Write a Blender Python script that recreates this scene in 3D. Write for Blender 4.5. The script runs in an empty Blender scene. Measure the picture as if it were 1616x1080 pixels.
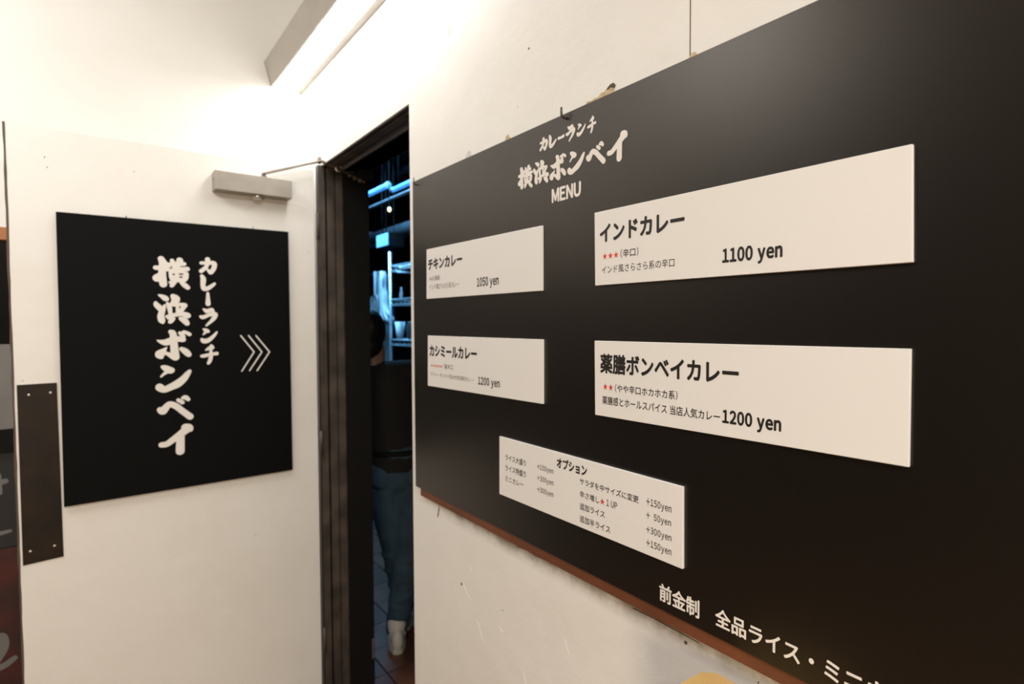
import bpy, bmesh, math, random
from mathutils import Vector, Matrix, noise
random.seed(7)
PI = math.pi
scene = bpy.context.scene
C = scene.collection

# ------------------------------------------------------------------ camera
F_PX, YAW, PITCH, ROLL = 879.683, 0.6418012, 0.0343116, -0.0043564
cam_data = bpy.data.cameras.new('camera')
cam_data.sensor_width = 36.0
cam_data.lens = F_PX / 1616.0 * 36.0
cam_data.clip_start = 0.02
cam = bpy.data.objects.new('camera', cam_data)
C.objects.link(cam)
fw = Vector((-math.cos(YAW) * math.cos(PITCH), math.sin(YAW) * math.cos(PITCH), -math.sin(PITCH)))
rt = fw.cross(Vector((0, 0, 1))).normalized()
up = rt.cross(fw)
cr, sr = math.cos(ROLL), math.sin(ROLL)
rt, up = cr * rt + sr * up, -sr * rt + cr * up
M = Matrix((rt, up, -fw)).transposed().to_4x4()
M.translation = Vector((2.1, -0.66913, 1.5))
cam.matrix_world = M
cam_data.dof.use_dof = True
cam_data.dof.focus_distance = 0.78
cam_data.dof.aperture_fstop = 4.6
scene.camera = cam

# ------------------------------------------------------------------ world, light, exposure
world = bpy.data.worlds.new('world'); scene.world = world
world.use_nodes = True
world.node_tree.nodes['Background'].inputs[0].default_value = (1.0, 0.86, 0.7, 1)
world.node_tree.nodes['Background'].inputs[1].default_value = 0.02
scene.view_settings.view_transform = 'Standard'
scene.view_settings.look = 'None'
scene.view_settings.gamma = 1.0
scene.view_settings.use_curve_mapping = False
scene.view_settings.exposure = -0.14

def area(name, loc, target, size, size_y, power, color):
    d = bpy.data.lights.new(name, 'AREA'); d.shape = 'RECTANGLE'
    d.size = size; d.size_y = size_y; d.energy = power; d.color = color
    o = bpy.data.objects.new(name, d); C.objects.link(o)
    o.location = loc
    o.rotation_euler = (Vector(target) - Vector(loc)).to_track_quat('-Z', 'Y').to_euler()
    return o
area('unseen_ceiling_light', (3.4, -1.0, 2.86), (3.4, -1.0, 0), 1.2, 0.6, 76, (1.0, 0.97, 0.92))  # unseen fill, added to keep the lower wall and cards bright
area('warm_fill_light', (3.5, -1.9, 1.2), (1.0, 0.0, 0.6), 0.7, 0.7, 34, (1.0, 0.80, 0.56))  # added fill with no fixture, warms the lower walls
area('unseen_ceiling_light', (0.62, -1.62, 2.80), (-0.05, -1.05, 1.9), 1.2, 0.6, 27, (1.0, 0.985, 0.955))
area('kitchen_light', (-2.0, 0.95, 2.92), (-2.0, 1.15, 0), 1.3, 0.25, 48, (0.20, 0.58, 1.0)).data.spread = math.radians(120)
LAMP_STRENGTH = 20.0

# ------------------------------------------------------------------ materials
def mat(name, col, rough=0.6, metal=0.0, var=0.0, vscale=8.0, bump=0.0, bscale=60.0, emit=None, spec=0.5, coat=0.0, detail=4.0, col2=None):
    m = bpy.data.materials.new(name); m.use_nodes = True
    nt = m.node_tree; b = nt.nodes['Principled BSDF']
    b.inputs['Base Color'].default_value = (*col, 1)
    b.inputs['Roughness'].default_value = rough
    b.inputs['Metallic'].default_value = metal
    b.inputs['Specular IOR Level'].default_value = spec
    b.inputs['Coat Weight'].default_value = coat
    tc = nt.nodes.new('ShaderNodeTexCoord')
    if var > 0 or col2:
        n = nt.nodes.new('ShaderNodeTexNoise'); n.inputs['Scale'].default_value = vscale; n.inputs['Detail'].default_value = detail
        nt.links.new(tc.outputs['Object'], n.inputs['Vector'])
        r = nt.nodes.new('ShaderNodeValToRGB')
        c2 = col2 if col2 else tuple(c * (1 - var) for c in col)
        r.color_ramp.elements[0].position = 0.35; r.color_ramp.elements[0].color = (*c2, 1)
        r.color_ramp.elements[1].position = 0.65; r.color_ramp.elements[1].color = (*col, 1)
        nt.links.new(n.outputs['Fac'], r.inputs['Fac'])
        nt.links.new(r.outputs['Color'], b.inputs['Base Color'])
    if bump > 0:
        n2 = nt.nodes.new('ShaderNodeTexNoise'); n2.inputs['Scale'].default_value = bscale; n2.inputs['Detail'].default_value = 6
        nt.links.new(tc.outputs['Object'], n2.inputs['Vector'])
        bp = nt.nodes.new('ShaderNodeBump'); bp.inputs['Strength'].default_value = bump; bp.inputs['Distance'].default_value = 0.002
        nt.links.new(n2.outputs['Fac'], bp.inputs['Height'])
        nt.links.new(bp.outputs['Normal'], b.inputs['Normal'])
    if emit:
        b.inputs['Emission Color'].default_value = (*emit[0], 1)
        b.inputs['Emission Strength'].default_value = emit[1]
    return m

def painted(name, col, stain, grime=None, rough=0.45):
    """old hand-painted plaster: broad roller waves, fine pimples, faint stains, optional grime band by height"""
    m = bpy.data.materials.new(name); m.use_nodes = True
    nt = m.node_tree; b = nt.nodes['Principled BSDF']; N = nt.nodes.new; Lk = nt.links.new
    b.inputs['Roughness'].default_value = rough
    tc = N('ShaderNodeTexCoord')
    n1 = N('ShaderNodeTexNoise'); n1.inputs['Scale'].default_value = 2.3; n1.inputs['Detail'].default_value = 8; n1.inputs['Roughness'].default_value = 0.65
    Lk(tc.outputs['Object'], n1.inputs['Vector'])
    r1 = N('ShaderNodeValToRGB'); r1.color_ramp.elements[0].position = 0.36; r1.color_ramp.elements[1].position = 0.56
    r1.color_ramp.elements[0].color = (*stain, 1); r1.color_ramp.elements[1].color = (*col, 1)
    Lk(n1.outputs['Fac'], r1.inputs['Fac'])
    last = r1.outputs['Color']
    # rare tiny specks of dirt
    v = N('ShaderNodeTexVoronoi'); v.inputs['Scale'].default_value = 9.0
    Lk(tc.outputs['Object'], v.inputs['Vector'])
    lt = N('ShaderNodeMath'); lt.operation = 'LESS_THAN'; lt.inputs[1].default_value = 0.025
    Lk(v.outputs['Distance'], lt.inputs[0])
    mx = N('ShaderNodeMix'); mx.data_type = 'RGBA'; mx.inputs['B'].default_value = (0.36, 0.3, 0.23, 1)
    mf = N('ShaderNodeMath'); mf.operation = 'MULTIPLY'; mf.inputs[1].default_value = 0.5
    Lk(lt.outputs[0], mf.inputs[0]); Lk(mf.outputs[0], mx.inputs['Factor']); Lk(last, mx.inputs['A'])
    last = mx.outputs['Result']
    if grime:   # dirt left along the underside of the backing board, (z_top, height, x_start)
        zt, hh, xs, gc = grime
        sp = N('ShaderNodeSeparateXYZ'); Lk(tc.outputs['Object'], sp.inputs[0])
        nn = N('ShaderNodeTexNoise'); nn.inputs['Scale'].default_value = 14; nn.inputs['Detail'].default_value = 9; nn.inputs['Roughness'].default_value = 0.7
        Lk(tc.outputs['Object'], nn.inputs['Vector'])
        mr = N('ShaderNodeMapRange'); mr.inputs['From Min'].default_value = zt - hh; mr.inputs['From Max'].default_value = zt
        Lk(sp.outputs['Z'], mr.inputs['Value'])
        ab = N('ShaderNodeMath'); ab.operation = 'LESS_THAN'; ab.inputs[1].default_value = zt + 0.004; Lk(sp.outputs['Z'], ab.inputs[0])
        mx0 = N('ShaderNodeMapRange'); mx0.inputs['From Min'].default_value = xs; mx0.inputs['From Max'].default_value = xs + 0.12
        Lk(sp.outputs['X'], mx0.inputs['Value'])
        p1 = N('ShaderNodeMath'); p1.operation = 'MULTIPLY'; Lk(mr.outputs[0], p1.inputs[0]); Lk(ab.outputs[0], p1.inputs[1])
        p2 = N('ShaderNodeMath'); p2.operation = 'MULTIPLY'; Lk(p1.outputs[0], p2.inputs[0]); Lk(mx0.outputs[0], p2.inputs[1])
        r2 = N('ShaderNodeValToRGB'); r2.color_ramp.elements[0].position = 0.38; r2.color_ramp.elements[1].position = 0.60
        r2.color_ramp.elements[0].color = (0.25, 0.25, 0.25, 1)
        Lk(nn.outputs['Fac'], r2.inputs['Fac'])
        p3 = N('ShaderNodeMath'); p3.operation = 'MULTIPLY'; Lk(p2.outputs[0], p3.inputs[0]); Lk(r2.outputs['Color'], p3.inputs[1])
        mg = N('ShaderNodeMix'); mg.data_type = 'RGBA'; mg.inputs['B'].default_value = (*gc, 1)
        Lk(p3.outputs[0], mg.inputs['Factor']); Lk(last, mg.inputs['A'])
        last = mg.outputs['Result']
    Lk(last, b.inputs['Base Color'])
    n2 = N('ShaderNodeTexNoise'); n2.inputs['Scale'].default_value = 12; n2.inputs['Detail'].default_value = 3
    n3 = N('ShaderNodeTexNoise'); n3.inputs['Scale'].default_value = 260; n3.inputs['Detail'].default_value = 3
    Lk(tc.outputs['Object'], n2.inputs['Vector']); Lk(tc.outputs['Object'], n3.inputs['Vector'])
    b1 = N('ShaderNodeBump'); b1.inputs['Strength'].default_value = 0.35; b1.inputs['Distance'].default_value = 0.006
    b2 = N('ShaderNodeBump'); b2.inputs['Strength'].default_value = 0.35; b2.inputs['Distance'].default_value = 0.0006
    Lk(n2.outputs['Fac'], b1.inputs['Height']); Lk(n3.outputs['Fac'], b2.inputs['Height'])
    Lk(b1.outputs['Normal'], b2.inputs['Normal']); Lk(b2.outputs['Normal'], b.inputs['Normal'])
    return m

M_ = {
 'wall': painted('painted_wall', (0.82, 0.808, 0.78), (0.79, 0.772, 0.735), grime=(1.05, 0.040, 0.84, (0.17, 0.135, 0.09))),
 'side_wall': painted('painted_side_wall', (0.82, 0.808, 0.78), (0.80, 0.785, 0.75)),
 'leaf': painted('painted_door', (0.80, 0.785, 0.75), (0.77, 0.748, 0.705), rough=0.38),
 'board': mat('black_board', (0.0055, 0.0048, 0.0040), 0.52, bump=0.12, bscale=900, spec=0.4),
 'sign': mat('black_sign_sheet', (0.003, 0.0029, 0.003), 0.5, bump=0.08, bscale=700, spec=0.2),
 'foam': mat('foam_board_edge', (0.70, 0.67, 0.62), 0.6),
 'card': mat('white_card', (0.79, 0.775, 0.755), 0.5, var=0.02, vscale=3, bump=0.03, bscale=300),
 'ink': mat('black_ink', (0.014, 0.011, 0.010), 0.5),
 'grey': mat('thin_grey_ink', (0.09, 0.08, 0.075), 0.5),
 'red': mat('red_ink', (0.70, 0.035, 0.018), 0.5),
 'white': mat('white_print', (0.80, 0.765, 0.72), 0.5),
 'wood': mat('stained_wood', (0.16, 0.052, 0.021), 0.55, col2=(0.085, 0.028, 0.013), vscale=5, bump=0.2, bscale=90),
 'frame': mat('dark_steel_frame', (0.085, 0.067, 0.053), 0.5, col2=(0.035, 0.028, 0.023), vscale=11, bump=0.35, bscale=50, detail=8),
 'black': mat('matt_black', (0.005, 0.0045, 0.004), 0.75, bump=0.1, spec=0.2),
 'plate': mat('tarnished_plate', (0.020, 0.011, 0.006), 0.5, spec=0.25, metal=0.0, col2=(0.010, 0.007, 0.005), vscale=16, bump=0.25, bscale=120, detail=8),
 'screw': mat('bright_screw', (0.75, 0.7, 0.6), 0.3, metal=0.8),
 'closer': mat('grey_closer_enamel', (0.36, 0.325, 0.28), 0.42, metal=0.25, var=0.12, vscale=20, bump=0.1),
 'arm': mat('dull_steel', (0.30, 0.26, 0.22), 0.4, metal=0.7, var=0.3, vscale=30),
 'nail': mat('nail_steel', (0.12, 0.10, 0.085), 0.35, metal=0.8),
 'housing': mat('lamp_housing', (0.42, 0.385, 0.335), 0.5, var=0.08, vscale=14),
 'diffuser': mat('lamp_diffuser', (0.9, 0.9, 0.9), 0.5, emit=((1.0, 0.985, 0.95), LAMP_STRENGTH)),
 'plaster': mat('bare_plaster', (0.62, 0.50, 0.32), 0.9, col2=(0.46, 0.34, 0.19), vscale=60, bump=0.8, bscale=200),
 'dirt': mat('dark_crack', (0.10, 0.075, 0.055), 0.9),
 'stainlight': mat('grey_smudge', (0.62, 0.60, 0.56), 0.6),
 'kraft': mat('kraft_card', (0.62, 0.40, 0.15), 0.7, col2=(0.55, 0.345, 0.12), vscale=12, bump=0.15),
 'floor': mat('dark_floor', (0.15, 0.075, 0.045), 0.35, col2=(0.05, 0.03, 0.022), vscale=2.5, bump=0.2, bscale=20),
 'tile': mat('quarry_tile', (0.16, 0.06, 0.032), 0.4, col2=(0.08, 0.034, 0.022), vscale=6, bump=0.2),
 'grout': mat('dark_grout', (0.02, 0.016, 0.014), 0.9),
 'ceil': mat('ceiling_paint', (0.82, 0.81, 0.78), 0.8, bump=0.1),
 'kwall': mat('kitchen_dark_wall', (0.018, 0.018, 0.024), 0.6, var=0.3, bump=0.1),
 'chrome': mat('chrome_wire', (0.55, 0.60, 0.65), 0.3, metal=0.7),
 'duct': mat('galvanised_duct', (0.22, 0.24, 0.27), 0.4, metal=0.5, var=0.3, vscale=10),
 'bluetube': mat('blue_tube', (0.2, 0.5, 0.9), 0.4, emit=((0.05, 0.28, 0.85), 0.9)),
 'bluepanel': mat('blue_lit_panel', (0.3, 0.6, 0.9), 0.4, emit=((0.12, 0.50, 1.0), 0.95)),
 'bulb': mat('warm_bulb', (1, 0.9, 0.7), 0.4, emit=((1.0, 0.72, 0.38), 5.0)),
 'bluecloth': mat('blue_cloth', (0.05, 0.16, 0.32), 0.9, var=0.3, bump=0.4, bscale=30),
 'greycloth': mat('grey_bag', (0.30, 0.30, 0.31), 0.8, var=0.3, bump=0.4, bscale=30),
 'whitecloth': mat('white_cloth', (0.82, 0.85, 0.88), 0.85, var=0.1, bump=0.5, bscale=25),
 'plastic': mat('white_plastic', (0.80, 0.83, 0.85), 0.35),
 'orange': mat('orange_wood', (0.55, 0.20, 0.07), 0.5, var=0.3, bump=0.2),
 'skin': mat('skin', (0.30, 0.15, 0.10), 0.5),
 'hair': mat('black_hair', (0.008, 0.007, 0.007), 0.5, bump=0.6, bscale=140),
 'shirt': mat('black_shirt', (0.008, 0.008, 0.009), 0.9, bump=0.5, bscale=24),
 'jeans': mat('blue_jeans', (0.042, 0.085, 0.135), 0.85, col2=(0.022, 0.05, 0.085), vscale=9, bump=0.9, bscale=22),
 'shoe': mat('white_sneaker', (0.62, 0.60, 0.60), 0.6, var=0.1, bump=0.2),
 'sole': mat('shoe_sole', (0.5, 0.49, 0.47), 0.6),
 'eye': mat('eye_white', (0.8, 0.8, 0.78), 0.2),
 'lip': mat('lip', (0.35, 0.12, 0.09), 0.5),
 'glass': None,
 'greypanel': mat('grey_panel', (0.20, 0.19, 0.185), 0.5, var=0.15),
 'poster': mat('dark_poster', (0.016, 0.016, 0.018), 0.6, col2=(0.012, 0.012, 0.014), vscale=5),
 'posterred': mat('dark_red_poster', (0.07, 0.012, 0.008), 0.6, col2=(0.012, 0.008, 0.008), vscale=9),
 'brushgrey': mat('grey_brush_print', (0.17, 0.165, 0.16), 0.7),
}
def matte_sheet(name, base, gloss, rough, fac):
    """matt black sheet: dark body colour under a broad satin lobe with short tails"""
    m = bpy.data.materials.new(name); m.use_nodes = True; nt = m.node_tree
    nt.nodes.remove(nt.nodes['Principled BSDF']); out = nt.nodes['Material Output']
    d = nt.nodes.new('ShaderNodeBsdfDiffuse'); d.inputs['Color'].default_value = (*base, 1)
    g_ = nt.nodes.new('ShaderNodeBsdfAnisotropic'); g_.distribution = 'BECKMANN'
    g_.inputs['Color'].default_value = (*gloss, 1); g_.inputs['Roughness'].default_value = rough
    mx = nt.nodes.new('ShaderNodeMixShader'); mx.inputs[0].default_value = fac
    nt.links.new(d.outputs[0], mx.inputs[1]); nt.links.new(g_.outputs[0], mx.inputs[2]); nt.links.new(mx.outputs[0], out.inputs['Surface'])
    return m
M_['board'] = mat('black_board', (0.0025, 0.0022, 0.0018), 0.345, bump=0.08, bscale=900, spec=0.72)
M_['board'].node_tree.nodes['Principled BSDF'].inputs['Specular Tint'].default_value = (1.0, 0.90, 0.80, 1)
M_['entrance'] = mat('warm_floor_boards', (0.28, 0.165, 0.095), 0.7, col2=(0.20, 0.115, 0.065), vscale=3, bump=0.1)
M_['sign'] = matte_sheet('black_sign', (0.0022, 0.0022, 0.0022), (0.9, 0.95, 1.0), 0.62, 0.008)
M_['farwall'] = mat('dim_brown_wall', (0.07, 0.05, 0.038), 0.8, var=0.2)
g = bpy.data.materials.new('window_glass'); g.use_nodes = True
gb = g.node_tree.nodes['Principled BSDF']; gb.inputs['Transmission Weight'].default_value = 1.0
gb.inputs['Roughness'].default_value = 0.02; gb.inputs['Base Color'].default_value = (0.75, 0.8, 0.85, 1)
M_['glass'] = g

# ------------------------------------------------------------------ helpers
def add_box(bm, x0, x1, y0, y1, z0, z1, bevel=0.0):
    vs = [bm.verts.new(p) for p in ((x0,y0,z0),(x1,y0,z0),(x1,y1,z0),(x0,y1,z0),(x0,y0,z1),(x1,y0,z1),(x1,y1,z1),(x0,y1,z1))]
    fs = [bm.faces.new([vs[i] for i in f]) for f in ((3,2,1,0),(4,5,6,7),(0,1,5,4),(1,2,6,5),(2,3,7,6),(3,0,4,7))]
    if bevel:
        es = list({e for f in fs for e in f.edges})
        bmesh.ops.bevel(bm, geom=es, offset=bevel, segments=2, affect='EDGES', profile=0.6)
def add_prism(bm, pts, axis, a, b):
    """polygon pts extruded along axis ('x','y','z') from a to b"""
    def P(u, v, w):
        return {'x': (w, u, v), 'y': (u, w, v), 'z': (u, v, w)}[axis]
    A = [bm.verts.new(P(u, v, a)) for u, v in pts]; B = [bm.verts.new(P(u, v, b)) for u, v in pts]
    n = len(pts)
    bm.faces.new(A[::-1]); bm.faces.new(B)
    for i in range(n): bm.faces.new((A[i], A[(i+1) % n], B[(i+1) % n], B[i]))
def add_tube(bm, pts, radii, seg=10, cap=True):
    pts = [Vector(p) for p in pts]
    if not hasattr(radii, '__len__'): radii = [radii] * len(pts)
    rings = []; prev = None
    for i, p in enumerate(pts):
        d = (pts[min(i+1, len(pts)-1)] - pts[max(i-1, 0)]).normalized()
        ref = prev if prev is not None else (Vector((0,0,1)) if abs(d.z) < .9 else Vector((1,0,0)))
        u = (ref - d * ref.dot(d)).normalized(); v = d.cross(u); prev = u
        rings.append([bm.verts.new(p + radii[i] * (math.cos(2*PI*k/seg) * u + math.sin(2*PI*k/seg) * v)) for k in range(seg)])
    for a, b in zip(rings, rings[1:]):
        for k in range(seg): bm.faces.new((a[k], a[(k+1) % seg], b[(k+1) % seg], b[k]))
    if cap: bm.faces.new(rings[0][::-1]); bm.faces.new(rings[-1])
def add_lathe(bm, prof, c=(0,0,0), axis='z', seg=24):
    rings = []
    for r, h in prof:
        ring = []
        for k in range(seg):
            a = 2*PI*k/seg; x, y = r*math.cos(a), r*math.sin(a)
            p = {'z': (x, y, h), 'x': (h, x, y), 'y': (x, h, y)}[axis]
            ring.append(bm.verts.new((p[0]+c[0], p[1]+c[1], p[2]+c[2])))
        rings.append(ring)
    for a, b in zip(rings, rings[1:]):
        for k in range(seg): bm.faces.new((a[k], a[(k+1) % seg], b[(k+1) % seg], b[k]))
    bm.faces.new(rings[0][::-1]); bm.faces.new(rings[-1])
def add_ball(bm, c, r, s=(1,1,1), rot=None, seg=20):
    m = Matrix.Translation(c) @ (rot or Matrix.Identity(4)) @ Matrix.Diagonal((r*s[0], r*s[1], r*s[2], 1))
    n = seg*2//3; top = bm.verts.new(m @ Vector((0, 0, 1))); bot = bm.verts.new(m @ Vector((0, 0, -1))); rings = []
    for i in range(1, n):
        t = PI*i/n; st, ct = math.sin(t), math.cos(t)
        rings.append([bm.verts.new(m @ Vector((st*math.cos(2*PI*k/seg), st*math.sin(2*PI*k/seg), ct))) for k in range(seg)])
    for k in range(seg):
        q = (k+1) % seg
        bm.faces.new((top, rings[0][k], rings[0][q])); bm.faces.new((bot, rings[-1][q], rings[-1][k]))
        for a, b in zip(rings, rings[1:]): bm.faces.new((a[k], b[k], b[q], a[q]))
def obj(name, bm, m, parent=None, smooth=False, loc=None):
    me = bpy.data.meshes.new(name)
    bmesh.ops.recalc_face_normals(bm, faces=bm.faces)
    if loc is not None:
        for v in bm.verts: v.co -= Vector(loc)
    bm.to_mesh(me); bm.free()
    if smooth:
        for p in me.polygons: p.use_smooth = True
    me.materials.append(M_[m])
    o = bpy.data.objects.new(name, me); C.objects.link(o)
    if loc is not None: o.location = loc
    if parent is not None: o.parent = parent
    return o
def box(name, x0, x1, y0, y1, z0, z1, m, parent=None, bevel=0.0):
    bm = bmesh.new(); add_box(bm, x0, x1, y0, y1, z0, z1, bevel)
    return obj(name, bm, m, parent)
def tag(o, label, cat, group=None, kind=None):
    o['label'] = label; o['category'] = cat
    if group: o['group'] = group
    if kind: o['kind'] = kind
    return o
def empty(name, loc=(0, 0, 0)):
    # parts are modelled in world coordinates: parent them with the root's inverse
    o = bpy.data.objects.new(name, None); C.objects.link(o); o.location = loc; o.empty_display_size = 0.05
    bpy.context.view_layer.update()
    return o
def under(root, *kids):
    inv = Matrix.Translation(root.location).inverted()
    for k in kids:
        k.parent = root; k.matrix_parent_inverse = inv
    return kids[0] if len(kids) == 1 else kids
def wbox(root, name, *a, **k): return under(root, box(name, *a, **k))

def catmull(P, n=5):
    out = []
    for i in range(len(P) - 1):
        p0 = P[max(i-1, 0)]; p1 = P[i]; p2 = P[i+1]; p3 = P[min(i+2, len(P)-1)]
        for k in range(n):
            t = k / n
            out.append(tuple(0.5 * (2*b + (c-a)*t + (2*a-5*b+4*c-d)*t*t + (3*b-a-3*c+d)*t**3) for a, b, c, d in zip(p0, p1, p2, p3)))
    out.append(tuple(P[-1]))
    return out
def brush_strokes(bm, strokes, to3, lift):
    """each stroke is a swept brush dab (centre, radius) laid as a thin flat print; dabs and swept quads overlap"""
    k = 0
    for s in strokes:
        pts = catmull([tuple(p) for p in s]) if len(s) > 2 else [tuple(a + (b-a)*t/4 for a, b in zip(s[0], s[1])) for t in range(5)]
        for i, (x, y, r) in enumerate(pts):
            r = max(r, 0.0004)
            vs = [bm.verts.new(to3(x + r*math.cos(a*PI/8), y + r*math.sin(a*PI/8), lift + k*1.5e-6)) for a in range(16)]
            bm.faces.new(vs); k += 1
            if i:
                x0, y0, r0 = pts[i-1]; r0 = max(r0, 0.0004)
                dx, dy = x-x0, y-y0; l = math.hypot(dx, dy)
                if l > 1e-6:
                    nx, ny = -dy/l, dx/l
                    vs = [bm.verts.new(to3(*q, lift + k*1.5e-6)) for q in ((x0+nx*r0, y0+ny*r0), (x+nx*r, y+ny*r), (x-nx*r, y-ny*r), (x0-nx*r0, y0-ny*r0))]
                    bm.faces.new(vs); k += 1
    return k

WIDE = {c: chr(ord(c) + 0xFEE0) for c in (chr(k) for k in range(33, 127))}
GLYPH_MESH = {}
def glyph_mesh(c):
    """outline of one character as (verts, faces) at 1 em; Latin letters are taken from the full-width forms so that they match the kana"""
    key = WIDE.get(c, c)
    if key in GLYPH_MESH: return GLYPH_MESH[key]
    cu = bpy.data.curves.new('lettering', 'FONT'); cu.body = key; cu.size = 1.0; cu.resolution_u = 3; cu.fill_mode = 'FRONT'
    o = bpy.data.objects.new('lettering', cu); C.objects.link(o)
    dg = bpy.context.evaluated_depsgraph_get()
    me = bpy.data.meshes.new_from_object(o.evaluated_get(dg))
    GLYPH_MESH[key] = ([(v.co.x, v.co.y) for v in me.vertices], [tuple(p.vertices) for p in me.polygons])
    bpy.data.objects.remove(o); bpy.data.curves.remove(cu); bpy.data.meshes.remove(me)
    return GLYPH_MESH[key]
def layout(s):
    """glyph runs: kana and kanji advance a full em, Latin letters are set tight by their own width"""
    out = []; x = 0.0
    for c in s:
        if c == ' ': x += 0.27; continue
        if c == '\u3000': x += 1.0; continue
        V0, F0 = glyph_mesh(c)
        if c in WIDE:
            lo = min(v[0] for v in V0); hi = max(v[0] for v in V0)
            sb = 0.065 if c not in '()' else 0.09
            k = 0.81
            out.append(([((v[0]-lo)*k + x + sb, v[1]) for v in V0], F0)); x += (hi-lo)*k + 2*sb
        else:
            out.append(([(v[0] + x, v[1]) for v in V0], F0)); x += 1.0
    return out
def text(name, s, x0, x1, z0, z1, y, bold, ref, col, parent):
    G = layout(s); GR = layout(ref) if ref else G
    xs = [v[0] for g in GR for v in g[0]]; ys = [v[1] for g in GR for v in g[0]]
    ax, bx, ay, by = min(xs)-bold, max(xs)+bold, min(ys)-bold, max(ys)+bold
    VV = []; FF = []; n = 0
    dirs = [(0, 0)] + ([(math.cos(a*PI/3), math.sin(a*PI/3)) for a in range(6)] if bold else [])
    for k, (dx, dy) in enumerate(dirs):
        for g in G:
            m0 = len(VV)
            for vx, vy in g[0]:
                VV.append((x0 + (vx+dx*bold-ax)/(bx-ax)*(x1-x0), y - 2e-6*k, z0 + (vy+dy*bold-ay)/(by-ay)*(z1-z0)))
            FF += [tuple(i + m0 for i in f) for f in g[1]]
    me = bpy.data.meshes.new(name); me.from_pydata(VV, [], FF); me.materials.append(M_[col])
    o = bpy.data.objects.new(name, me); C.objects.link(o)
    under(parent, o)
    return o

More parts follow.
